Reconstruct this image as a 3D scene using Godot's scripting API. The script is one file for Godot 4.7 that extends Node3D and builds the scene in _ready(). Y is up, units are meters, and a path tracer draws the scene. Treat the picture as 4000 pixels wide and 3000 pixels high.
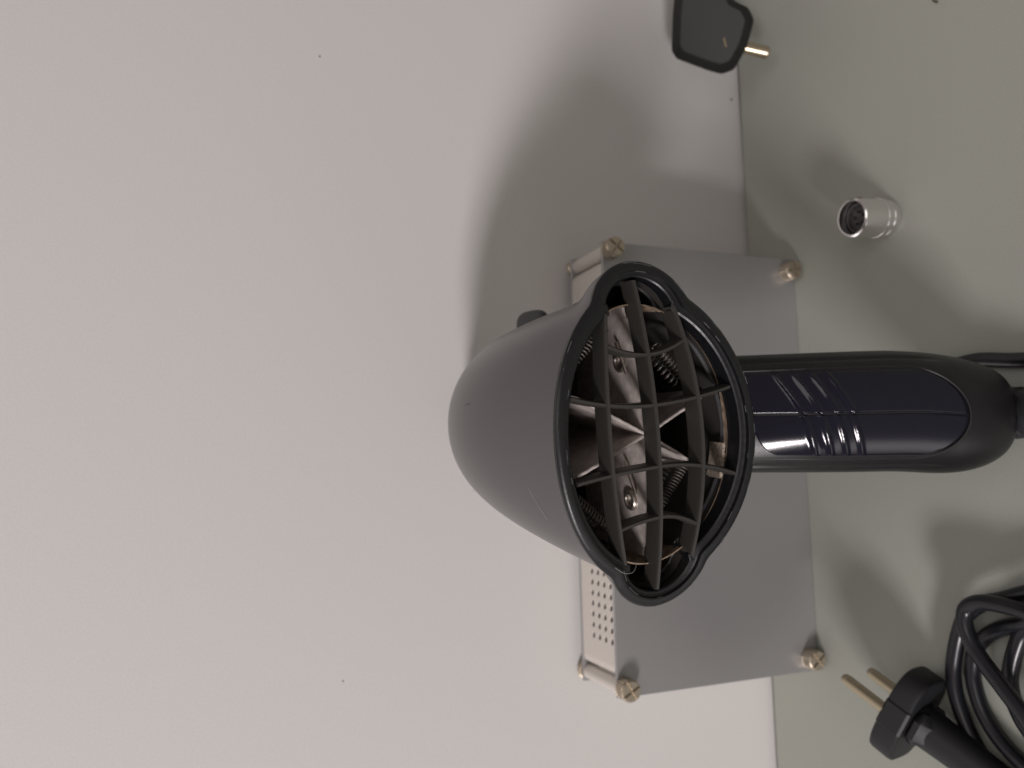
extends Node3D
# A grey hair dryer leaning in the corner of a table and a white wall, in front of a small aluminium case.

# ---------------------------------------------------------------- mesh builder
class MB:
	var t := PackedVector3Array()

	func tri(a: Vector3, b: Vector3, c: Vector3) -> void:
		t.append(a)
		t.append(b)
		t.append(c)

	func quad(a: Vector3, b: Vector3, c: Vector3, d: Vector3) -> void:
		tri(a, b, c)
		tri(a, c, d)

	# triangle whose front looks away from a point inside
	func tri_out(inside: Vector3, a: Vector3, b: Vector3, c: Vector3) -> void:
		if (b - a).cross(c - a).dot((a + b + c) / 3.0 - inside) > 0.0:
			tri(a, b, c)
		else:
			tri(a, c, b)

	func quad_out(inside: Vector3, a: Vector3, b: Vector3, c: Vector3, d: Vector3) -> void:
		tri_out(inside, a, b, c)
		tri_out(inside, a, c, d)

	# rows of points; each row has the same length
	func grid(rows: Array, closed_u := false) -> void:
		for i in rows.size() - 1:
			var r0: PackedVector3Array = rows[i]
			var r1: PackedVector3Array = rows[i + 1]
			var n := r0.size()
			for j in (n if closed_u else n - 1):
				var k := (j + 1) % n
				if r0[j].distance_squared_to(r0[k]) > 1e-14:
					tri(r0[j], r0[k], r1[k])
				if r1[j].distance_squared_to(r1[k]) > 1e-14:
					tri(r0[j], r1[k], r1[j])

	func cap(row: PackedVector3Array, flip := false) -> void:
		var c := Vector3.ZERO
		for p in row:
			c += p
		c /= row.size()
		for j in row.size():
			var k := (j + 1) % row.size()
			if flip:
				tri(c, row[k], row[j])
			else:
				tri(c, row[j], row[k])

	# box with chamfered edges, in a frame
	func box(f: Transform3D, size: Vector3, bevel := 0.0003) -> void:
		var h := size * 0.5
		var b: float = minf(bevel, 0.45 * minf(size.x, minf(size.y, size.z)))
		var pt := func(axis: int, s: Vector3) -> Vector3:
			var v := Vector3((h.x - b) * s.x, (h.y - b) * s.y, (h.z - b) * s.z)
			v[axis] = h[axis] * s[axis]
			return f * v
		var c := f.origin
		for a in 3:
			var u := (a + 1) % 3
			var w := (a + 2) % 3
			for s in [-1.0, 1.0]:
				var q := []
				for e in [[-1, -1], [1, -1], [1, 1], [-1, 1]]:
					var sg := Vector3.ZERO
					sg[a] = s
					sg[u] = e[0]
					sg[w] = e[1]
					q.append(pt.call(a, sg))
				quad_out(c, q[0], q[1], q[2], q[3])
			for su in [-1.0, 1.0]:
				for sw in [-1.0, 1.0]:
					var q := []
					for e in [[u, -1.0], [u, 1.0], [w, 1.0], [w, -1.0]]:
						var sg := Vector3.ZERO
						sg[a] = e[1]
						sg[u] = su
						sg[w] = sw
						q.append(pt.call(e[0], sg))
					quad_out(c, q[0], q[1], q[2], q[3])
		for sx in [-1.0, 1.0]:
			for sy in [-1.0, 1.0]:
				for sz in [-1.0, 1.0]:
					var sg := Vector3(sx, sy, sz)
					tri_out(c, pt.call(0, sg), pt.call(1, sg), pt.call(2, sg))

	# profile of (radius, height along y) turned round the frame's y axis
	func lathe(f: Transform3D, prof: Array, segs := 48, teeth := 0, depth := 0.0, from := -1.0, to := -1.0) -> void:
		var rows := []
		for p in prof:
			var row := PackedVector3Array()
			for j in segs:
				var a := TAU * j / segs
				var r: float = p.x
				if teeth > 0 and p.y > from and p.y < to:
					r -= depth * (0.5 + 0.5 * cos(a * teeth))
				row.append(f * Vector3(r * cos(a), p.y, r * sin(a)))
			rows.append(row)
		grid(rows, true)

	func tube(path: PackedVector3Array, r, sides := 14, flat := 1.0) -> void:
		var rows := []
		var n := path.size()
		var up := Vector3.UP
		for i in n:
			var d := (path[mini(i + 1, n - 1)] - path[maxi(i - 1, 0)]).normalized()
			if i == 0 and absf(d.dot(up)) > 0.9:
				up = Vector3.RIGHT
			var side := d.cross(up).normalized()
			up = side.cross(d).normalized()
			var row := PackedVector3Array()
			var rr: float = r.call(float(i) / (n - 1)) if r is Callable else r
			for j in sides:
				var a := TAU * j / sides
				row.append(path[i] + side * cos(a) * rr + up * sin(a) * rr * flat)
			rows.append(row)
		grid(rows, true)
		cap(rows[0], true)
		cap(rows[n - 1])

	func mesh(offset: Vector3, angle := 40.0) -> ArrayMesh:
		var n := t.size() / 3
		var cen := Vector3.ZERO
		for p in t:
			cen += p
		cen /= maxi(t.size(), 1)
		var vol := 0.0
		for i in n:
			vol += (t[3 * i] - cen).dot((t[3 * i + 1] - cen).cross(t[3 * i + 2] - cen))
		var flip := vol > 0.0   # front faces run clockwise
		var fn := PackedVector3Array()
		var at := {}
		var ids := PackedInt32Array()
		ids.resize(t.size())
		var faces := []
		for i in n:
			var nn := (t[3 * i + 1] - t[3 * i]).cross(t[3 * i + 2] - t[3 * i])
			fn.append((nn if flip else -nn) * 1e6)
			for c in 3:
				var key := Vector3i((t[3 * i + c] * 2e6).round())
				var id: int = at.get(key, -1)
				if id < 0:
					id = faces.size()
					at[key] = id
					faces.append(PackedInt32Array())
				ids[3 * i + c] = id
				faces[id].append(i)
		var pos := PackedVector3Array()
		var nor := PackedVector3Array()
		pos.resize(t.size())
		nor.resize(t.size())
		var lim := cos(deg_to_rad(angle))
		for i in n:
			var un := fn[i].normalized()
			for c in 3:
				var sum := Vector3.ZERO
				for k in faces[ids[3 * i + c]]:
					if fn[k].normalized().dot(un) >= lim:
						sum += fn[k]
				var o := 3 * i + (c if not flip or c == 0 else 3 - c)
				pos[o] = t[3 * i + c] - offset
				nor[o] = sum.normalized() if sum.length_squared() > 1e-20 else Vector3.UP
		var arr := []
		arr.resize(Mesh.ARRAY_MAX)
		arr[Mesh.ARRAY_VERTEX] = pos
		arr[Mesh.ARRAY_NORMAL] = nor
		var m := ArrayMesh.new()
		m.add_surface_from_arrays(Mesh.PRIMITIVE_TRIANGLES, arr)
		return m


# ---------------------------------------------------------------- scene helpers
var mats := {}
var origin := {}

func put(called: String, mb: MB, m: Material, parent: Node3D, angle := 40.0) -> MeshInstance3D:
	var o := MeshInstance3D.new()
	o.name = called
	var off: Vector3 = origin.get(parent, Vector3.ZERO)
	o.mesh = mb.mesh(off, angle)
	o.mesh.surface_set_material(0, m)
	parent.add_child(o, true)
	origin[o] = off
	return o

func thing(called: String, label: String, category: String, at: Vector3, group := "") -> Node3D:
	var o := Node3D.new()
	o.name = called
	add_child(o, true)
	o.position = at
	origin[o] = at
	o.set_meta("label", label)
	o.set_meta("category", category)
	if group != "":
		o.set_meta("group", group)
	return o

func noise_tex(freq: float, seed_: int, normal := 0.0, ramp: Gradient = null, oct := 4, size := 512) -> NoiseTexture2D:
	var n := FastNoiseLite.new()
	n.noise_type = FastNoiseLite.TYPE_SIMPLEX
	n.seed = seed_
	n.frequency = freq
	n.fractal_octaves = oct
	var x := NoiseTexture2D.new()
	x.width = size
	x.height = size
	x.seamless = true
	x.noise = n
	if normal > 0.0:
		x.as_normal_map = true
		x.bump_strength = normal
	if ramp:
		x.color_ramp = ramp
	return x

func ramp2(a: float, b: float) -> Gradient:
	var g := Gradient.new()
	g.set_color(0, Color(a, a, a))
	g.set_color(1, Color(b, b, b))
	return g

func mat(r: float, g: float, b: float, rough: float, metal := 0.0) -> StandardMaterial3D:
	var m := StandardMaterial3D.new()
	m.albedo_color = Color(r, g, b).linear_to_srgb()
	m.roughness = rough
	m.metallic = metal
	return m

func grain(m: StandardMaterial3D, per_metre: float, freq: float, seed_: int, bump: float, scale_ := 0.3, rough_lo := -1.0) -> StandardMaterial3D:
	m.uv1_triplanar = true
	m.uv1_scale = Vector3.ONE * per_metre
	m.normal_enabled = true
	m.normal_scale = scale_
	m.normal_texture = noise_tex(freq, seed_, bump)
	if rough_lo >= 0.0:
		m.roughness_texture = noise_tex(freq * 0.25, seed_ + 7, 0.0, ramp2(rough_lo, 1.0))
	return m

func tint(m: StandardMaterial3D, freq: float, seed_: int, lo: float) -> StandardMaterial3D:
	m.albedo_texture = noise_tex(freq, seed_, 0.0, ramp2(lo, 1.0), 5)
	return m

func catmull(p: PackedVector3Array, per := 10) -> PackedVector3Array:
	var out := PackedVector3Array()
	for i in p.size() - 1:
		var a := p[maxi(i - 1, 0)]
		var d := p[mini(i + 2, p.size() - 1)]
		for k in per:
			out.append(p[i].cubic_interpolate(p[i + 1], a, d, float(k) / per))
	out.append(p[p.size() - 1])
	return out

func frame(o: Vector3, y: Vector3, z_hint := Vector3(0.13, 0.2, 0.97)) -> Transform3D:
	var yy := y.normalized()
	var xx := yy.cross(z_hint).normalized()
	return Transform3D(Basis(xx, yy, xx.cross(yy)), o)


func _ready() -> void:
	# ------------------------------------------------------------ camera, light
	var cam := Camera3D.new()
	cam.name = "camera"
	add_child(cam)
	var right := Vector3(0.9938, 0.0200, 0.1098)
	var up := Vector3(0.0216, 0.9306, -0.3653)
	cam.transform = Transform3D(Basis(-up, right, -up.cross(right)).orthonormalized(), Vector3(0, 0.25, 0.3133))
	var lens := CameraAttributesPhysical.new()
	lens.frustum_focal_length = 24.6
	lens.frustum_focus_distance = 0.195
	lens.frustum_near = 0.01
	lens.frustum_far = 20.0
	lens.exposure_aperture = 15.0
	cam.attributes = lens
	cam.fov = 52.0
	cam.near = 0.01
	cam.far = 20.0
	cam.current = true

	var env := Environment.new()
	env.background_mode = Environment.BG_COLOR
	env.background_color = Color(0.96, 0.885, 0.885)
	env.background_energy_multiplier = 0.25
	env.tonemap_mode = Environment.TONE_MAPPER_LINEAR
	env.tonemap_exposure = 1.0
	env.sdfgi_enabled = true
	env.ssao_enabled = true
	env.ssil_enabled = true
	var we := WorldEnvironment.new()
	we.name = "world"
	we.environment = env
	add_child(we)

	var lamp := AreaLight3D.new()
	lamp.name = "room_lamp"
	lamp.area_size = Vector2(0.64, 0.28)
	lamp.light_color = Color(1.0, 0.967, 0.972)
	lamp.light_energy = 3.85
	lamp.shadow_enabled = true
	lamp.area_range = 6.0
	add_child(lamp)
	lamp.look_at_from_position(Vector3(-1.60, 0.85, 1.47), Vector3(0.03, 0.1, 0.05), Vector3.UP)

	# the ceiling light of the room, high behind the camera
	var ceiling := AreaLight3D.new()
	ceiling.name = "ceiling_lamp"
	ceiling.area_size = Vector2(0.8, 0.8)
	ceiling.light_color = Color(1.0, 0.985, 0.955)
	ceiling.light_energy = 0.30
	ceiling.shadow_enabled = true
	ceiling.area_range = 6.0
	add_child(ceiling)
	ceiling.look_at_from_position(Vector3(0.1, 1.35, 1.0), Vector3(-0.02, 0.15, 0.0), Vector3.UP)

	make_materials()
	build_setting()
	build_dryer()
	build_case()
	build_black_plug()
	build_connector()


func make_materials() -> void:
	mats.wall = grain(tint(mat(0.65, 0.645, 0.622, 0.75), 0.22, 3, 0.955), 8.3, 0.25, 11, 1.0, 0.05)
	mats.table = grain(tint(mat(0.40, 0.418, 0.368, 0.45), 0.22, 4, 0.93), 9.7, 0.25, 12, 1.0, 0.05, 0.85)
	mats.shell = grain(mat(0.134, 0.129, 0.134, 0.32, 0.6), 60.0, 0.2, 13, 2.0, 0.012, 0.9)
	mats.shell.metallic_specular = 0.7
	mats.rim = grain(tint(mat(0.013, 0.0145, 0.018, 0.48), 0.08, 34, 0.3), 70.0, 0.06, 14, 4.0, 0.18, 0.6)
	mats.grille = grain(mat(0.034, 0.032, 0.029, 0.5), 90.0, 0.08, 15, 4.0, 0.2, 0.7)
	mats.inner = grain(mat(0.030, 0.028, 0.026, 0.5), 60.0, 0.06, 16, 4.0, 0.2)
	mats.mica = grain(tint(mat(0.62, 0.56, 0.52, 0.36), 0.012, 17, 0.8), 40.0, 0.05, 18, 3.0, 0.2)
	mats.liner = grain(tint(mat(0.46, 0.35, 0.25, 0.45), 0.012, 19, 0.5), 40.0, 0.05, 20, 3.0, 0.25)
	mats.wire = mat(0.17, 0.155, 0.14, 0.5, 0.7)
	mats.eyelet = mat(0.55, 0.50, 0.44, 0.3, 0.9)
	mats.handle = grain(mat(0.008, 0.0078, 0.009, 0.45), 80.0, 0.1, 21, 3.0, 0.10, 0.75)
	mats.panel = grain(mat(0.0045, 0.005, 0.0125, 0.11), 50.0, 0.03, 22, 2.0, 0.03)
	mats.rubber = grain(mat(0.010, 0.011, 0.013, 0.5), 80.0, 0.1, 23, 3.0, 0.15)
	mats.cable = mat(0.009, 0.010, 0.013, 0.30)
	mats.brass = grain(mat(0.52, 0.46, 0.33, 0.33, 0.95), 90.0, 0.08, 25, 3.0, 0.1)
	mats.nickel = grain(tint(mat(0.66, 0.58, 0.46, 0.38, 0.85), 0.03, 26, 0.8), 90.0, 0.08, 26, 3.0, 0.15)
	mats.steel = mat(0.84, 0.83, 0.82, 0.2, 1.0)
	mats.insert = grain(tint(mat(0.10, 0.095, 0.095, 0.5), 0.1, 51, 0.5), 90.0, 0.1, 52, 4.0, 0.3)
	mats.plate = grain(tint(mat(0.43, 0.43, 0.43, 0.40, 0.55), 0.25, 27, 0.90), 60.0, 0.3, 28, 2.0, 0.04, 0.9)
	mats.cover = grain(mat(0.70, 0.66, 0.61, 0.42, 0.25), 60.0, 0.15, 29, 3.0, 0.08)
	mats.plug = grain(mat(0.0055, 0.0055, 0.005, 0.6), 80.0, 0.1, 30, 3.0, 0.15)
	mats.scratch = mat(0.3, 0.3, 0.3, 0.6)
	mats.torn = grain(tint(mat(0.55, 0.47, 0.38, 0.5), 0.03, 44, 0.6), 60.0, 0.1, 45, 3.0, 0.2)
	mats.scuff = mat(0.11, 0.115, 0.12, 0.5)
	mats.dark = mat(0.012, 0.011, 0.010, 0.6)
	mats.red = mat(0.25, 0.05, 0.03, 0.5)
	mats.speck = mat(0.06, 0.05, 0.04, 0.8)
	mats.mark = mat(0.13, 0.10, 0.05, 0.6)


# ---------------------------------------------------------------- wall, table
func build_setting() -> void:
	var w := MB.new()
	w.box(Transform3D(Basis(), Vector3(0.0, 0.46, -0.02)), Vector3(1.8, 1.08, 0.04), 0.001)
	var wall := put("wall", w, mats.wall, self)
	wall.set_meta("kind", "structure")
	var t := MB.new()
	t.box(Transform3D(Basis(), Vector3(0.0, -0.015, 0.452)), Vector3(1.8, 0.03, 0.9), 0.0015)
	var table := put("table", t, mats.table, self)
	table.set_meta("kind", "structure")
	var rng := RandomNumberGenerator.new()
	rng.seed = 5
	# specks of dirt: on the wall, then on the table
	for s in [[0.171, 0.208, 0.0006], [-0.0783, 0.198, 0.0005], [0.185, 0.003, 0.0009]]:
		put("speck", speck(Transform3D(Basis(Vector3.RIGHT, PI / 2), Vector3(s[0], s[1], 0.0)), s[2], rng), mats.speck, wall)
	for s in [[0.169, 0.117, 0.0006]]:
		put("speck", speck(Transform3D(Basis(), Vector3(s[0], 0.002, s[1])), s[2], rng), mats.speck, table)


func speck(f: Transform3D, r: float, rng: RandomNumberGenerator) -> MB:
	var m := MB.new()
	var row := PackedVector3Array()
	var row2 := PackedVector3Array()
	for j in 10:
		var a := TAU * j / 10.0
		var k := r * rng.randf_range(0.75, 1.2)
		row.append(f * Vector3(cos(a) * k, -0.0022, sin(a) * k * 0.8))
		row2.append(f * Vector3(cos(a) * k * 0.6, r * 0.3, sin(a) * k * 0.5))
	m.grid([row, row2], true)
	m.cap(row2)
	return m


# ---------------------------------------------------------------- hair dryer
var dX: Vector3
var dY: Vector3
var dZ: Vector3
var dO := Vector3(0.0077, 0.1404, 0.1399)
const BODY := 0.1324

# how far a point of the nozzle's plane lies outside its outline; e moves the side lobes in
func outline(x: float, y: float, a: float, b: float, e: float) -> float:
	var fe := (Vector2(x / a, y / b).length() - 1.0) * 0.83 * minf(a, b)
	var lx := absf((absf(x) - (0.0324 - 0.022 * e)) / 0.0136)
	var ly := absf(y / (0.0147 - 0.007 * e))
	var fl := (pow(pow(lx, 1.904) + pow(ly, 1.904), 1.0 / 1.904) - 1.0) * 0.0112
	var k := 0.0007
	var h := clampf(0.5 + 0.5 * (fl - fe) / k, 0.0, 1.0)
	return lerpf(fl, fe, h) - k * h * (1.0 - h)

func ray_to(ang: float, level: float, a: float, bu: float, bl: float, e: float) -> Vector2:
	var d := Vector2(cos(ang), sin(ang))
	var b := bu if d.y >= 0.0 else bl
	var lo := 0.0
	var hi := 0.06
	for i in 22:
		var m := (lo + hi) * 0.5
		if outline(d.x * m, d.y * m, a, b, e) < level:
			lo = m
		else:
			hi = m
	return d * lo

func face_z(x: float) -> float:   # the nozzle's face is set back towards its side lobes
	return -0.0068 * pow(x / 0.043, 2.0)

func dp(x: float, y: float, z: float) -> Vector3:   # dryer coordinates to the world
	return dO + dX * x + dY * y + dZ * z

func rim_row(level: float, z: float, n := 200, curve := 1.0) -> PackedVector3Array:
	var row := PackedVector3Array()
	for j in n:
		var p := ray_to(TAU * j / n, -level, 0.0402, 0.0298, 0.0298, 0.0)
		row.append(dp(p.x, p.y, z + face_z(p.x) * curve))
	return row


func build_dryer() -> void:
	var yaw := deg_to_rad(-6.62)
	var tilt := deg_to_rad(-1.04)
	var roll := deg_to_rad(6.541)
	dZ = Vector3(sin(yaw) * cos(tilt), sin(tilt), cos(yaw) * cos(tilt))
	var x0 := Vector3(cos(yaw), 0, -sin(yaw))
	var y0 := dZ.cross(x0)
	dX = x0 * cos(roll) + y0 * sin(roll)
	dY = y0 * cos(roll) - x0 * sin(roll)
	var root := thing("hair_dryer", "grey hair dryer with dark oval nozzle grille and black handle, upright before the metal case", "hair dryer", Vector3(0.0163, 0, 0.1365))

	# body: sections from the nozzle back to the rounded rear
	var body := MB.new()
	var rows := []
	var ns := 70
	for i in ns + 1:
		var s: float = 0.014 + 0.986 * (1.0 - pow(1.0 - float(i) / ns, 2.2))
		s = minf(s, 0.9999)
		var k := pow(1.0 - pow(s, 1.4133), 0.3464)
		var a := (0.0399 - 0.0016 * sin(PI * clampf(1.2 * s, 0, 1))) * k
		var bu := (0.0295 + 0.0143 * sin(PI * clampf(1.2 * s, 0, 1))) * k
		var bl := (0.0295 + 0.003 * sin(PI * clampf(1.2 * s, 0, 1))) * k
		var e := smoothstep(0.02, 0.50, s)
		var row := PackedVector3Array()
		for j in 180:
			var p := ray_to(TAU * j / 180.0, -0.0005, a, bu, bl, e * 1.15)
			row.append(dp(p.x + 0.0012 * sin(PI * clampf(1.2 * s, 0, 1)), p.y, -s * BODY + face_z(p.x) * (1.0 - smoothstep(0.0, 0.22, s))))
		rows.append(row)
	body.grid(rows, true)
	body.cap(rows[ns])
	put("body", body, mats.shell, root, 50.0)

	# dark rim of the nozzle, with the stepped lip inside
	var rim := MB.new()
	rows = []
	for p in [[0.0012, -0.0026], [0.0001, -0.0024], [-0.0001, -0.0018], [-0.0001, -0.0008], [0.0002, -0.0003], [0.0007, 0.0], [0.0016, 0.0], [0.0020, -0.0002], [0.0022, -0.0012], [0.0026, -0.0015], [0.0031, -0.0016], [0.0034, -0.0020], [0.0036, -0.0040], [0.0039, -0.0080], [0.0045, -0.0085]]:
		rows.append(rim_row(p[0], p[1]))
	rim.grid(rows, true)
	put("nozzle_rim", rim, mats.rim, root, 30.0)

	# scuffs worn into the edges of the rim, a fibre of dust caught on it
	var rng := RandomNumberGenerator.new()
	rng.seed = 77
	var scuffs := MB.new()
	for i in 46:
		var lip := i % 3 == 0
		var level := rng.randf_range(0.0019, 0.0023) if lip else rng.randf_range(0.0000, 0.0007)
		var z := -0.0002 if lip else -0.0004 * (1.0 - level / 0.0007)
		var a0 := rng.randf() * TAU
		var span := rng.randf_range(0.01, 0.09)
		var pts := PackedVector3Array()
		for j in 8:
			var q := ray_to(a0 + span * j / 7.0, -level, 0.0402, 0.0298, 0.0298, 0.0)
			pts.append(dp(q.x, q.y, z + face_z(q.x)))
		scuffs.tube(pts, rng.randf_range(0.00004, 0.00009), 5)
	var sc_part := put("scuff_marks", scuffs, mats.scuff, root)
	sc_part.set_meta("kind", "stuff")
	var fibre := MB.new()
	fibre.tube(catmull(PackedVector3Array([dp(-0.0318, 0.0150, -0.0032), dp(-0.0335, 0.0128, -0.0026), dp(-0.0338, 0.0100, -0.0030), dp(-0.0322, 0.0080, -0.0042)]), 8), 0.00006, 5)
	put("dust_fibre", fibre, mats.scratch, root)

	# duct behind the rim, closed far back
	var duct := MB.new()
	rows = []
	for p in [[0.0038, -0.0070], [0.0046, -0.016], [0.0060, -0.030], [0.0080, -0.050], [0.0120, -0.066]]:
		rows.append(rim_row(p[0], p[1], 120, 0.6))
	duct.grid(rows, true)
	duct.cap(rows[4])
	put("air_duct", duct, mats.inner, root, 50.0)

	# fine scratches on the body
	for sc in [[[0.1026, 1.891], [0.0899, 2.046], [0.0835, 2.158]], [[0.425, 2.06], [0.435, 2.08]], [[0.30, 1.30], [0.325, 1.315]]]:
		var pts := PackedVector3Array()
		for q in sc:
			var k := pow(1.0 - pow(q[0], 1.4133), 0.3464)
			var bu := (0.0295 + 0.0143 * sin(PI * clampf(1.2 * q[0], 0, 1))) * k
			var p := ray_to(q[1], -0.00048, 0.0399 * k, bu, bu, smoothstep(0.02, 0.50, q[0]) * 1.15)
			pts.append(dp(p.x + 0.0012 * sin(PI * clampf(1.2 * q[0], 0, 1)), p.y, -q[0] * BODY + face_z(p.x) * (1.0 - smoothstep(0.0, 0.22, q[0]))))
		var m := MB.new()
		m.tube(catmull(pts, 8), 0.00005, 6)
		put("scratch", m, mats.scratch if sc.size() == 3 else mats.dark, root)

	build_grille(root)
	build_heater(root)
	build_handle(root)
	build_cord(root)

	# small dark tab at the rear right of the body
	var tab := MB.new()
	var tr := []
	for k in [[-0.0015, 0.82], [-0.0012, 0.95], [-0.0005, 1.0], [0.0005, 1.0], [0.0012, 0.95], [0.0015, 0.82]]:
		var row := PackedVector3Array()
		for j in 32:
			var a := TAU * j / 32.0
			var q: Vector2 = Vector2(signf(cos(a)) * pow(absf(cos(a)), 0.6) * 0.0075, signf(sin(a)) * pow(absf(sin(a)), 0.6) * 0.0125) * k[1]
			row.append(dp(0.0312 + q.x, -0.0030 + k[0], -0.0815 + q.y))
		tr.append(row)
	tab.grid(tr, true)
	tab.cap(tr[0], true)
	tab.cap(tr[5])
	put("side_tab", tab, mats.rubber, root)


func strip(path: Array, thick: float, depth: float, m: MB) -> void:
	# a thin bar whose front edge follows path (in dryer coordinates) and whose depth runs backwards
	var n := path.size()
	var rows := []
	for i in n:
		var p: Vector3 = path[i]
		var d: Vector3 = path[mini(i + 1, n - 1)] - path[maxi(i - 1, 0)]
		var side := Vector2(-d.y, d.x).normalized() * thick * 0.5
		var b := thick * 0.28
		var row := PackedVector3Array()
		for q in [[-1.15, -depth], [-1.0, -b * 1.5], [-0.45, 0.0], [0.45, 0.0], [1.0, -b * 1.5], [1.15, -depth]]:
			row.append(dp(p.x + side.x * q[0], p.y + side.y * q[0], p.z + q[1]))
		rows.append(row)
	m.grid(rows, true)
	m.cap(rows[0], true)
	m.cap(rows[n - 1])


func build_grille(root: Node3D) -> void:
	# three long curved bars and four short ones between them
	for c in [[0.0141, 0.0107, -0.0325, 0.0325], [0.0, 0.0, -0.0415, 0.0410], [-0.0137, -0.0107, -0.0340, 0.0335]]:
		var path := []
		for i in 33:
			var x := lerpf(c[2], c[3], i / 32.0)
			var y := lerpf(c[0], c[1], pow(x / 0.0315, 2.0)) if c[0] != 0.0 else 0.0
			path.append(Vector3(x, y, face_z(x) - 0.0016))
		var m := MB.new()
		strip(path, 0.0016, 0.0058, m)
		put("grille_bar", m, mats.grille, root, 35.0)
	for c in [[0.0213, 0.0033, 0.0122, 0.0033], [0.0082, 0.0040, 0.0240, 0.0025], [-0.0078, -0.0014, 0.0240, -0.0052], [-0.0213, -0.0017, 0.0122, -0.0042]]:
		var path := []
		for i in 25:
			var y := lerpf(-c[2], c[2], i / 24.0)
			var x: float = c[0] + (c[1] if y > 0.0 else c[3]) * pow(y / c[2], 2.0)
			path.append(Vector3(x, y, face_z(x) - 0.0019))
		var m := MB.new()
		strip(path, 0.0013, 0.0046, m)
		put("grille_bar", m, mats.grille, root, 35.0)
	# the four clip teeth where the side lobes meet the oval
	for c in [[0.0335, 0.0105], [0.0335, -0.0110], [-0.0335, 0.0105], [-0.0340, -0.0110]]:
		var m := MB.new()
		var f := Transform3D(Basis(dX, dY, dZ).rotated(dZ, atan2(c[1], c[0]) * 0.5), dp(c[0], c[1], face_z(c[0]) - 0.0042))
		m.box(f, Vector3(0.0032, 0.0024, 0.005), 0.0003)
		put("clip_tooth", m, mats.rim, root)


func build_heater(root: Node3D) -> void:
	var rng := RandomNumberGenerator.new()
	rng.seed = 21
	# brown mica sheet lining the duct
	var liner := MB.new()
	var rows := []
	for z in [-0.0062, -0.0064, -0.020, -0.042]:
		var row := PackedVector3Array()
		for j in 121:
			var a := TAU * j / 120.0
			var rad := Vector2(0.0350, 0.0251) if z < -0.0063 else Vector2(0.0346, 0.0247)
			row.append(dp(rad.x * cos(a), rad.y * sin(a), z - 0.004 * pow(cos(a), 2.0)))
		rows.append(row)
	liner.grid(rows)
	put("mica_liner", liner, mats.liner, root)
	# the torn pale edge of that sheet, low on the left
	var edge := MB.new()
	rows = []
	for k in 4:
		var row := PackedVector3Array()
		for j in 31:
			var a := lerpf(-2.02, -1.72, j / 30.0)
			var r: float = [1.0, 1.0, 0.965, 0.965][k]
			var z: float = [-0.012, -0.0062, -0.0062, -0.012][k]
			if k == 1 or k == 2:
				z += rng.randf_range(-0.0002, 0.0002)
			row.append(dp(0.0335 * r * cos(a), 0.0242 * r * sin(a), z))
		rows.append(row)
	edge.grid(rows)
	put("mica_edge", edge, mats.torn, root, 30.0)

	# six mica boards set as a star, their front edges ragged
	for c in [[0.0, 0.0345], [1.02, 0.0250], [1.98, 0.0250], [PI, 0.0340], [4.14, 0.0245], [5.10, 0.0240]]:
		var ang: float = c[0]
		var d := Vector2(cos(ang), sin(ang))
		var s := Vector2(-d.y, d.x) * 0.00042
		var front := []
		var n := 26
		for i in n + 1:
			var r: float = c[1] * i / n
			front.append([r, -0.0088 - 0.0045 * pow(r / 0.033, 2.0) + rng.randf_range(-0.00025, 0.00025) - (0.0018 if i > n - 3 else 0.0)])
		rows = []
		for f in front:
			var row := PackedVector3Array()
			for q in [[-1.0, -0.046], [-1.0, f[1] - 0.0002], [-0.5, f[1]], [0.5, f[1]], [1.0, f[1] - 0.0002], [1.0, -0.046]]:
				row.append(dp(d.x * f[0] + s.x * q[0], d.y * f[0] - 0.0008 + s.y * q[0], q[1]))
			rows.append(row)
		var m := MB.new()
		m.grid(rows, true)
		m.cap(rows[n])
		m.cap(rows[0], true)
		var board := put("mica_board", m, mats.mica, root, 30.0)
		# metal eyelet and contact strip on the two level boards
		if absf(d.y) < 0.1:
			var side := signf(d.x)
			var ring := MB.new()
			var fr := Transform3D(Basis(dX, dY, dX.cross(dY)), dp(side * (0.0195 if side > 0 else 0.0190), -0.0003, -0.0185))
			ring.lathe(fr, [Vector2(0.0016, -0.0004), Vector2(0.0015, 0.0006), Vector2(0.0018, 0.0010), Vector2(0.0025, 0.0010), Vector2(0.0029, 0.0006), Vector2(0.0030, -0.0004)], 40)
			put("eyelet", ring, mats.eyelet, board)
			var lug := MB.new()
			var path := PackedVector3Array()
			for i in 9:
				var q := i / 8.0
				path.append(dp(side * (0.0195 + 0.0085 * q * side - 0.003), 0.0006 + 0.0006 * sin(q * 3.0), -0.0145 - 0.004 * q * q))
			lug.tube(path, 0.0005, 8)
			put("contact_strip", lug, mats.eyelet, board)

	# springs of heating wire strung between the boards
	for layer in 2:
		for c in [[0.0295, 0.0070, 0.0205, 0.0175], [-0.0245, 0.0105, -0.0150, 0.0195], [-0.0198, -0.0060, -0.0110, -0.0142], [0.0235, -0.0080, 0.0120, -0.0185]]:
			var back := layer * 0.007
			var a := Vector3(c[0], c[1], -0.0125 - back)
			var b := Vector3(c[2], c[3], -0.0130 - back)
			var dirn := (b - a).normalized()
			var e1 := dirn.cross(Vector3.BACK).normalized()
			var e2 := dirn.cross(e1)
			var turns := 13 if layer == 0 else 9
			var steps := turns * 10
			var path := PackedVector3Array()
			for i in steps + 1:
				var w := TAU * turns * i / steps
				var p := a.lerp(b, float(i) / steps) + (e1 * cos(w) + e2 * sin(w)) * 0.00125
				path.append(dp(p.x, p.y, p.z))
			var m := MB.new()
			m.tube(path, 0.00024, 6)
			put("heating_coil", m, mats.wire, root, 60.0)


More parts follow.
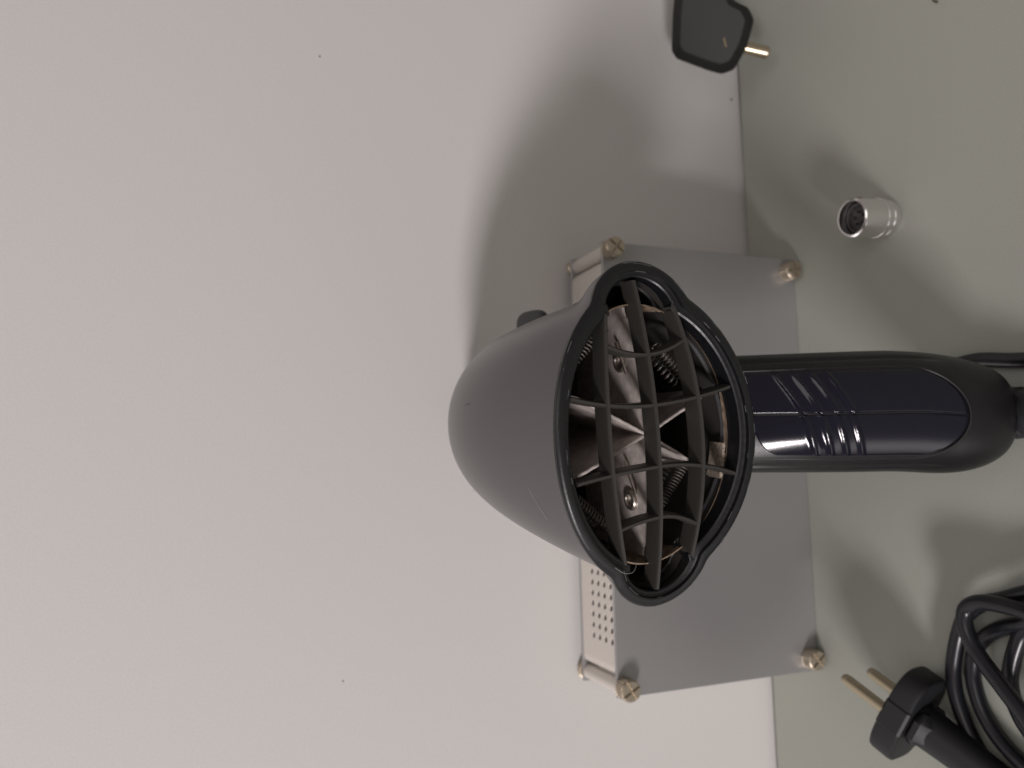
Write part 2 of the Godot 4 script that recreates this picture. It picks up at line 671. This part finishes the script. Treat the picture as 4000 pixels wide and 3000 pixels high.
# ---------------------------------------------------------------- handle
var hB := Vector3(0.0165, 0.0130, 0.1365)
var hT := Vector3(0.0160, 0.1180, 0.1020)
var hX: Vector3
var hY: Vector3
var hZ: Vector3

func handle_w(l: float) -> float:
	var w := lerpf(0.0191, 0.0181, smoothstep(0.035, 0.105, l))
	if l < 0.028:
		w = 0.0096 + (w - 0.0096) * pow(maxf(0.0, 1.0 - pow((0.028 - l) / 0.0278, 2.2)), 0.5)
	return w

func handle_d(l: float) -> float:
	var over := clampf(l - 0.060, 0.0, 0.010)
	var d := 0.0155 - 0.29 * (over * over / 0.020 + maxf(0.0, l - 0.070))   # the grip flares back towards the body
	if l < 0.023:
		d = 0.0082 + (d - 0.0082) * pow(maxf(0.0, 1.0 - pow((0.023 - l) / 0.0228, 2.2)), 0.5)
	return d

# point of the front of the handle: u across (-1..1), l along, h proud of the surface
func on_handle(u: float, l: float, h: float) -> Vector3:
	var n := 2.2
	var w := handle_w(l)
	var d := handle_d(l)
	var v := pow(maxf(0.0, 1.0 - pow(absf(u), n)), 1.0 / n)
	var nx := signf(u) * pow(absf(u), n - 1.0) / w
	var nz := pow(v, n - 1.0) / d
	var nn := Vector2(nx, nz).normalized()
	var shift := -0.0019 * (1.0 - smoothstep(0.008, 0.040, l))
	return hB + hY * l + hX * (u * w + shift + nn.x * h) + hZ * (v * d + nn.y * h)

func build_handle(root: Node3D) -> void:
	hY = (hT - hB).normalized()
	var yaw := deg_to_rad(-6.0)
	hX = Vector3(cos(yaw), 0, -sin(yaw))
	hX = (hX - hY * hX.dot(hY)).normalized()
	hZ = hX.cross(hY)
	var m := MB.new()
	var rows := []
	var nl := 90
	var n := 2.2
	for i in nl + 1:
		var l := 0.0004 + 0.1097 * pow(float(i) / nl, 1.5)
		var w := handle_w(l)
		var d := handle_d(l)
		var shift := -0.0019 * (1.0 - smoothstep(0.008, 0.040, l))
		var row := PackedVector3Array()
		for j in 200:
			var a := TAU * j / 200.0
			var ux := signf(cos(a)) * pow(absf(cos(a)), 2.0 / n)
			var vz := signf(sin(a)) * pow(absf(sin(a)), 2.0 / n)
			var h := 0.0
			if vz > 0.0:   # front half of the shell stands a little proud, with a shallow groove at its edge
				var g := (0.85 - absf(ux)) * w
				h = 0.0006 * smoothstep(-0.0002, 0.0007, g) - 0.0006 * exp(-pow((g + 0.0005) / 0.0005, 2.0))
				h *= smoothstep(0.022, 0.034, l)
			var nn := Vector2(signf(ux) * pow(absf(ux), n - 1.0) / w, signf(vz) * pow(absf(vz), n - 1.0) / d).normalized()
			row.append(hB + hY * l + hX * (ux * w + shift + nn.x * h) + hZ * (vz * d + nn.y * h))
		rows.append(row)
	m.grid(rows, true)
	m.cap(rows[0], true)
	m.cap(rows[nl])
	put("handle", m, mats.handle, root, 30.0)

	# two glossy grip panels that meet in a seam down the middle, crossed by slanting ribs
	var edge := 0.68
	for side in [1.0, -1.0]:
		var p := MB.new()
		rows = []
		var nu := 70
		var nv := 190
		for i in nu + 1:
			var q := 0.5 - 0.5 * cos(PI * i / nu)
			var u: float = side * lerpf(0.006, edge, q)
			var au := absf(u) / edge
			var l0 := 0.0205 + 0.0165 * (1.0 - sqrt(maxf(0.0, 1.0 - au * au)))
			var l1 := 0.101
			if side < 0.0:
				l1 = 0.0868 - 0.0062 * au - 0.006 * (1.0 - sqrt(maxf(0.0, 1.0 - pow(maxf(0.0, au - 0.6) / 0.4, 2.0))))
			var row := PackedVector3Array()
			for j in nv + 1:
				var t := float(j) / nv
				var tt := t if t > 0.5 else 0.5 - 0.5 * pow(1.0 - 2.0 * t, 0.8)
				tt = lerpf(t, 0.5 - 0.5 * cos(PI * t), 0.6)
				var l := lerpf(l0, l1, tt)
				var w := handle_w(l)
				var e: float = minf((edge - absf(u)) * w, (l - l0) * (1.0 if au < 0.8 else 0.6))
				if side < 0.0:
					e = minf(e, (l1 - l))
				var h := -0.0001 + 0.00095 * sqrt(clampf(e / 0.0009, 0.0, 1.0))
				h -= 0.00035 * (1.0 - smoothstep(0.0, 0.0005, (absf(u) - 0.006) * w))
				for k in 4:
					var lc := (0.0700 - 0.0049 * k + 0.0115 * absf(u)) if side > 0.0 else (0.0705 - 0.0047 * k - 0.0068 * absf(u))
					h += 0.00055 * exp(-pow((l - lc) / 0.00075, 2.0)) * smoothstep(0.0, 0.001, e)
				row.append(on_handle(u, l, h))
			rows.append(row)
		p.grid(rows)
		put("grip_panel", p, mats.panel, root, 60.0)

	# raised bead framing the two panels
	var bead := MB.new()
	var bp := PackedVector3Array()
	var eb := edge + 0.035
	for j in 41:
		var l := lerpf(0.098, 0.0370, j / 40.0)
		bp.append(on_handle(eb, l, 0.0003))
	for j in range(1, 40):
		var a := PI * j / 40.0
		bp.append(on_handle(eb * cos(a), 0.0370 - 0.0174 * sin(a), 0.0003))
	for j in 41:
		var l := lerpf(0.0370, 0.098, j / 40.0)
		bp.append(on_handle(-eb, l, 0.0003))
	bead.tube(bp, 0.00050, 8)
	put("panel_bead", bead, mats.handle, root, 60.0)

	# ribbed strain relief where the cord leaves the handle
	var relief := MB.new()
	var path := catmull(PackedVector3Array([hB + hY * 0.0040 + hX * -0.0018, hB + hY * -0.0010 + hX * -0.0018, Vector3(0.0147, 0.0112, 0.1480), Vector3(0.0147, 0.0106, 0.1540), Vector3(0.0146, 0.0088, 0.1620), Vector3(0.0145, 0.0066, 0.1720)]), 26)
	relief.tube(path, func(t: float) -> float: return lerpf(0.0094, 0.0034, pow(t, 1.3)) - 0.0006 * float(fmod(t * 11.0, 1.0) > 0.62 and t > 0.14), 28)
	put("strain_relief", relief, mats.rubber, root, 35.0)


# ---------------------------------------------------------------- aluminium case
const PX0 := -0.0884
const PX1 := 0.0930
const PTOP := 0.0986
const ZF := 0.0339
const ZB := 0.0049

func build_case() -> void:
	var root := thing("metal_case", "grey aluminium electronics case with perforated top and knurled corner screws, behind the dryer", "metal case", Vector3(0.0023, 0, 0.0195))
	for c in [["front_plate", ZF - 0.0006], ["back_plate", ZB - 0.0006]]:
		var m := MB.new()
		m.box(Transform3D(Basis(), Vector3((PX0 + PX1) / 2, PTOP / 2 + 0.0001, c[1])), Vector3(PX1 - PX0, PTOP - 0.0002, 0.0012), 0.0002)
		put(c[0], m, mats.plate, root)

	# bent cover between the plates; its top is pierced with rows of holes
	var z0 := ZB + 0.0001
	var z1 := ZF - 0.00125
	var cx0 := -0.0812
	var cx1 := 0.0862
	var top := PTOP - 0.0003
	var r := 0.0048
	var cover := MB.new()
	var hx0 := -0.0700
	var cell := 0.0043
	var cols := 33
	var hx1 := hx0 + cell * cols
	var zs := [z0, 0.0122, 0.0174, 0.0226, 0.0279, z1]
	for dir in [[cx0, 1.0, hx0], [cx1, -1.0, hx1]]:
		var prof := []
		for k in 13:
			var a := PI / 2 * k / 12.0
			prof.append(Vector2(dir[0] + dir[1] * (r - r * cos(a)), top - r + r * sin(a)))
		prof.push_front(Vector2(dir[0], 0.003))
		prof.append(Vector2(dir[2], top))
		var rows := []
		for k in [z0, z1]:
			var row := PackedVector3Array()
			for p in prof:
				row.append(Vector3(p.x, p.y, k))
			rows.append(row)
		var m2 := MB.new()
		m2.grid(rows)
		cover.t.append_array(m2.t)
	for row in 5:
		for col in cols:
			var x0 := hx0 + col * cell
			var za: float = zs[row]
			var zb: float = zs[row + 1]
			if row == 0:
				cover.quad(Vector3(x0, top, za), Vector3(x0 + cell, top, za), Vector3(x0 + cell, top, zb), Vector3(x0, top, zb))
				continue
			var c := Vector3(x0 + cell / 2, top, za + 0.0026)
			var ring := PackedVector3Array()
			var lip := PackedVector3Array()
			var low := PackedVector3Array()
			var sq := PackedVector3Array()
			for j in 16:
				var a := TAU * j / 16.0
				var d := Vector2(cos(a), sin(a))
				ring.append(c + Vector3(d.x, 0, d.y) * 0.00128)
				lip.append(c + Vector3(d.x * 0.00112, -0.00015, d.y * 0.00112))
				low.append(c + Vector3(d.x * 0.00110, -0.00045, d.y * 0.00110))
				var k := 1.0 / maxf(absf(d.x), absf(d.y))
				var p := Vector3(d.x * k * cell / 2, 0, d.y * k)
				p.z = (p.z * (zb - c.z)) if p.z > 0 else (p.z * (c.z - za))
				# keep the square's corners
				sq.append(c + p)
			cover.grid([sq, ring, lip, low], true)
	put("cover", cover, mats.cover, root, 40.0)
	# dark inside, seen through the holes
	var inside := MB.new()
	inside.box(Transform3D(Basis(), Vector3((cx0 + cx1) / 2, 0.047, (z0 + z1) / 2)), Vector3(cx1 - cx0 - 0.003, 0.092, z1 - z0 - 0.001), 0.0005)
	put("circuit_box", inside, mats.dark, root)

	# standoffs in the corners and the slotted, knurled screws at both ends of each
	for c in [[-0.0847, 0.0955, 0.5], [0.0897, 0.0950, 0.9], [0.0867, 0.0046, 0.2], [-0.0828, 0.0050, 0.65]]:
		var so := MB.new()
		so.lathe(Transform3D(Basis(Vector3.RIGHT, PI / 2), Vector3(c[0], c[1], ZB)), [Vector2(0, 0.0), Vector2(0.0030, 0.0), Vector2(0.0030, ZF - ZB - 0.0012), Vector2(0, ZF - ZB - 0.0012)], 32)
		put("standoff", so, mats.cover, root)
		var f := Transform3D(Basis(Vector3.RIGHT, PI / 2).rotated(Vector3.BACK, c[2]), Vector3(c[0], c[1], ZF))
		put("thumb_screw", screw(f, 0.0062), mats.nickel, root, 35.0)
		var b := Transform3D(Basis(Vector3.RIGHT, -PI / 2).rotated(Vector3.BACK, c[2]), Vector3(c[0], c[1], ZB - 0.0012))
		put("thumb_screw", screw(b, 0.0034), mats.nickel, root, 35.0)


func screw(f: Transform3D, h: float) -> MB:
	var m := MB.new()
	var r := 0.0042
	m.lathe(f, [Vector2(0, 0), Vector2(r - 0.0004, 0), Vector2(r, 0.0003), Vector2(r, 0.0005), Vector2(r, h - 0.0014), Vector2(r, h - 0.0012), Vector2(r - 0.0003, h - 0.0009), Vector2(0, h - 0.0009)], 144, 24, 0.00035, 0.0004, h - 0.0013)
	for k in 4:   # four raised quarters leave a crossed slot
		var row := PackedVector3Array()
		var row2 := PackedVector3Array()
		var row3 := PackedVector3Array()
		var g := 0.00045
		var pts := [Vector2(g, g)]
		for j in 9:
			var a := lerpf(asin(g / (r - 0.0004)), PI / 2 - asin(g / (r - 0.0004)), j / 8.0)
			pts.append(Vector2(cos(a), sin(a)) * (r - 0.0004))
		for p in pts:
			var q: Vector2 = p.rotated(PI / 2 * k)
			var c := Vector2(0.0018, 0.0018).rotated(PI / 2 * k)
			row.append(f * Vector3(q.x, h - 0.0010, q.y))
			row2.append(f * Vector3(q.x, h - 0.00015, q.y))
			q = c + (q - c) * 0.93
			row3.append(f * Vector3(q.x, h, q.y))
		m.grid([row, row2, row3], true)
		m.cap(row3)
	return m


# ---------------------------------------------------------------- coiled cord with its plug
func build_cord(root: Node3D) -> void:
	var p := PackedVector3Array()
	var add := func(a: Array) -> void:
		for q in a:
			p.append(Vector3(q[0], q[1], q[2]) * 0.001)
	# from the strain relief out, back past the handle, under it, then into the coil
	add.call([[14.5, 7, 170], [16, 5, 185], [24, 3.5, 196], [30, 3, 186], [31, 2.8, 165], [32, 2.8, 139], [34.2, 2.8, 122], [32, 2.8, 109], [25, 2.8, 103], [18.5, 2.8, 110], [15.5, 3, 130], [12, 3, 160], [2, 3, 188], [-20, 4, 200], [-40, 8, 185], [-49, 12, 160]])
	add.call([[-48.6, 12, 146.9], [-46.7, 12, 138.1], [-45.8, 12, 129], [-46.4, 12, 122.2], [-49.2, 12, 117.8], [-54.3, 12, 117.1], [-59.6, 12, 118.9], [-65.1, 12, 122.8], [-71.5, 12, 128.6], [-78.4, 12, 135.1], [-85.6, 11.5, 141.4]])
	add.call([[-90, 10, 155], [-84, 9, 178], [-62, 8, 190], [-44, 7.5, 176], [-38.5, 7, 155]])
	add.call([[-38.8, 7, 144.4], [-42.1, 7, 135], [-44.8, 7, 127.8], [-47.5, 6.5, 119.7], [-52.6, 6, 112.8], [-58.6, 5, 108.9], [-67, 5, 106.2], [-73.5, 5, 105.1], [-81.6, 5, 105.8], [-90.1, 5, 108.8], [-97.2, 5, 113.2], [-101.9, 5, 118.1], [-104.8, 5, 126.3]])
	add.call([[-107, 5, 150], [-95, 6, 180], [-68, 7, 180], [-50, 5, 160]])
	add.call([[-47.8, 4, 140.4], [-52.3, 3.5, 131.5], [-54.7, 3.2, 124.3], [-58.6, 3, 117.7], [-63.9, 3, 113.1], [-70.9, 3, 111.2], [-77.2, 3, 111.6], [-84.2, 3, 113.8], [-91.2, 3, 118.7], [-96.8, 3, 126.1], [-99.8, 3, 135]])
	add.call([[-98, 3.5, 155], [-82, 4, 172], [-60, 4, 158]])
	add.call([[-48.8, 3, 140], [-54.5, 2.8, 131.2], [-61.2, 2.8, 127.4], [-69, 2.8, 124.8], [-73.7, 2.8, 124.4], [-79.1, 2.8, 125.6], [-85.6, 2.8, 129.3], [-90.2, 2.8, 136]])
	add.call([[-95, 3, 160], [-108, 3, 178], [-120, 4, 170], [-119, 3.5, 152], [-112.5, 4.2, 138], [-108.2, 5.2, 129]])
	var m := MB.new()
	m.tube(catmull(p, 9), 0.0026, 18)
	put("power_cord", m, mats.cable, root, 60.0)

	# plug: contoured round head on edge, a thick neck, two pins
	var th := 0.513
	var d := Vector3(sin(th), 0.25, -cos(th)).normalized()
	var n := d.cross(Vector3.UP).normalized()
	var u := n.cross(d)
	var o := (n * cos(1.3714) + u * sin(1.3714)).normalized()   # from one pin to the other
	var c := Vector3(-0.0893, 0.0141, 0.0945)
	var head := MB.new()
	var f := Transform3D(Basis(o, d, o.cross(d)), c)
	# outline of the head: oblong, its two long sides nearly flat
	var outl := func(a: float, rr: float) -> Vector2:
		var k := Vector2(signf(cos(a)) * pow(absf(cos(a)), 0.62), signf(sin(a)) * pow(absf(sin(a)), 0.72))
		return Vector2(k.x * (rr - 0.0052), k.y * rr)
	var rows := []
	for k in [[0.0154, -0.0030], [0.0165, -0.0024], [0.0168, -0.0014], [0.0168, 0.0046], [0.0165, 0.0056], [0.0157, 0.0061]]:
		var row := PackedVector3Array()
		for j in 96:
			var q: Vector2 = outl.call(TAU * j / 96.0, k[0])
			row.append(f * Vector3(q.x, k[1], q.y))
		rows.append(row)
	head.grid(rows, true)
	head.cap(rows[0], true)
	head.cap(rows[5])
	# raised middle bar carrying the pins, and the ridge that runs back over the head
	head.box(Transform3D(f.basis, c + d * 0.0016), Vector3(0.0240, 0.0090, 0.0105), 0.0008)
	head.box(Transform3D(f.basis, c - d * 0.0052), Vector3(0.019, 0.008, 0.0125), 0.003)
	var plug := put("plug", head, mats.rubber, root, 40.0)
	var neck := MB.new()
	neck.tube(catmull(PackedVector3Array([c - d * 0.002, c - d * 0.010, c - d * 0.022, c - d * 0.034, c - d * 0.042 + Vector3(0, 0.0006, 0)]), 10), func(t: float) -> float: return lerpf(0.0076, 0.0048, pow(t, 1.2)), 28)
	put("plug_neck", neck, mats.rubber, plug, 50.0)
	for s in [-1.0, 1.0]:
		var pin := MB.new()
		pin.lathe(Transform3D(f.basis, c + o * 0.0095 * s + d * 0.0040), [Vector2(0.0022, 0.0), Vector2(0.0020, 0.0012), Vector2(0.0020, 0.0166), Vector2(0.0018, 0.0178), Vector2(0.0012, 0.0187), Vector2(0.0, 0.0190)], 28)
		put("pin", pin, mats.brass, plug, 40.0)


# ---------------------------------------------------------------- black plug in the corner
func build_black_plug() -> void:
	var root := thing("power_plug", "black angular mains plug with one brass pin showing, standing in the corner by the wall", "plug", Vector3(0.19, 0, 0.03))
	var ux := Vector3(0.8803, 0.2410, 0.4086)
	var uy := Vector3(0.0480, 0.8116, -0.5823)
	var un := Vector3(-0.4719, 0.5322, 0.7029)
	var o := Vector3(0.1905, 0.0340, 0.0260)
	var poly := PackedVector2Array([Vector2(38, 11), Vector2(33, 15), Vector2(17, 16.7), Vector2(2.7, 17.4), Vector2(-0.9, 15.2), Vector2(-7.3, 1.0), Vector2(-9.5, -5.2), Vector2(-8.0, -10.8), Vector2(0.8, -16.1), Vector2(12.1, -19.3), Vector2(17.5, -16.6), Vector2(21, -10), Vector2(30, -6), Vector2(38, -4)])
	# round the corners
	var smooth := PackedVector2Array()
	var n := poly.size()
	for i in n:
		var a := poly[(i + n - 1) % n]
		var b := poly[i]
		var c := poly[(i + 1) % n]
		var ka := minf(0.45, 3.0 / a.distance_to(b))
		var kc := minf(0.45, 3.0 / c.distance_to(b))
		for j in 5:
			smooth.append(b.lerp(a, ka).bezier_interpolate(b, b, b.lerp(c, kc), j / 4.0))
	var m := MB.new()
	var rows := []
	for k in [[0.80, -11.0], [0.93, -10.0], [0.985, -8.0], [1.0, -4.0], [1.0, 2.6], [0.99, 3.4], [0.80, 8.1], [0.77, 8.4]]:
		var row := PackedVector3Array()
		for q in smooth:
			var cc := Vector2(12, -1)
			var s: Vector2 = cc + (q - cc) * k[0]
			row.append(o + (ux * s.x + uy * s.y + un * k[1]) * 0.001)
		rows.append(row)
	m.grid(rows, true)
	m.cap(rows[0], true)
	m.cap(rows[rows.size() - 1])
	put("plug_body", m, mats.plug, root, 14.0)
	var pin := MB.new()
	var a := o + (ux * 2.0 + uy * -12.5 - un * 3.0) * 0.001
	var b := Vector3(0.1890, 0.0098, 0.0372)
	var dir := (b - a).normalized()
	pin.lathe(frame(a, dir), [Vector2(0.0028, 0.0), Vector2(0.0028, a.distance_to(b) - 0.001), Vector2(0.0020, a.distance_to(b)), Vector2(0, a.distance_to(b))], 24)
	put("pin", pin, mats.brass, root)
	# worn yellowish mark on the face
	var mark := MB.new()
	mark.box(Transform3D(Basis(ux, uy, un).rotated(un, 0.25), o + (ux * 4.0 + uy * -6.5 + un * 8.4) * 0.001), Vector3(0.0042, 0.0009, 0.0004), 0.0001)
	put("worn_mark", mark, mats.mark, root)
	# its cord leads away along the wall
	var cord := MB.new()
	cord.tube(catmull(PackedVector3Array([o + (ux * 36.0 + uy * 4.0) * 0.001, o + (ux * 46.0 + uy * 2.0) * 0.001, Vector3(0.255, 0.030, 0.040), Vector3(0.285, 0.010, 0.045), Vector3(0.33, 0.0032, 0.05), Vector3(0.42, 0.0032, 0.04)]), 10), 0.0032, 16)
	put("cable", cord, mats.cable, root, 60.0)


# ---------------------------------------------------------------- metal connector
func build_connector() -> void:
	var at := Vector3(0.0950, 0, 0.0875)
	var root := thing("metal_connector", "small silver round connector shell standing open end up on the table", "connector", at)
	var f := Transform3D(Basis(Vector3(0.13, 0, 0.99).normalized(), 0.10), at + Vector3(0.0008, 0.0002, 0.0))
	var r := 0.0077
	var m := MB.new()
	m.lathe(f, [Vector2(0, 0), Vector2(r - 0.0012, 0), Vector2(r - 0.0006, 0.0004), Vector2(r - 0.0006, 0.0030), Vector2(r - 0.0010, 0.0034), Vector2(r - 0.0010, 0.0042), Vector2(r, 0.0047), Vector2(r, 0.0070), Vector2(r - 0.0002, 0.0072), Vector2(r - 0.0002, 0.0176), Vector2(r - 0.0004, 0.0184), Vector2(r - 0.0009, 0.0188), Vector2(r - 0.0013, 0.0187), Vector2(r - 0.0015, 0.0180), Vector2(r - 0.0015, 0.0105), Vector2(0, 0.0105)], 96)
	put("shell", m, mats.steel, root, 30.0)
	var ins := MB.new()
	ins.lathe(f, [Vector2(r - 0.0016, 0.0106), Vector2(r - 0.0019, 0.0152), Vector2(r - 0.0026, 0.0152), Vector2(r - 0.0028, 0.0140), Vector2(0, 0.0140)], 64)
	put("insert", ins, mats.insert, root, 30.0)
	for k in 5:
		var pin := MB.new()
		var q := Vector2(0.0024, 0).rotated(TAU * k / 5.0)
		pin.lathe(Transform3D(f.basis, f * Vector3(q.x, 0.0139, q.y)), [Vector2(0.0004, 0), Vector2(0.0004, 0.0020), Vector2(0.0, 0.0022)], 12)
		put("contact", pin, mats.grille, root)
	var dot := MB.new()
	var a := 0.25
	var dn := f.basis * Vector3(cos(a), 0, sin(a))
	dot.lathe(frame(f * Vector3(cos(a) * (r - 0.0004), 0.0150, sin(a) * (r - 0.0004)), dn), [Vector2(0.0010, 0), Vector2(0.0010, 0.0003), Vector2(0.0007, 0.0005), Vector2(0, 0.0005)], 20)
	put("red_dot", dot, mats.red, root)
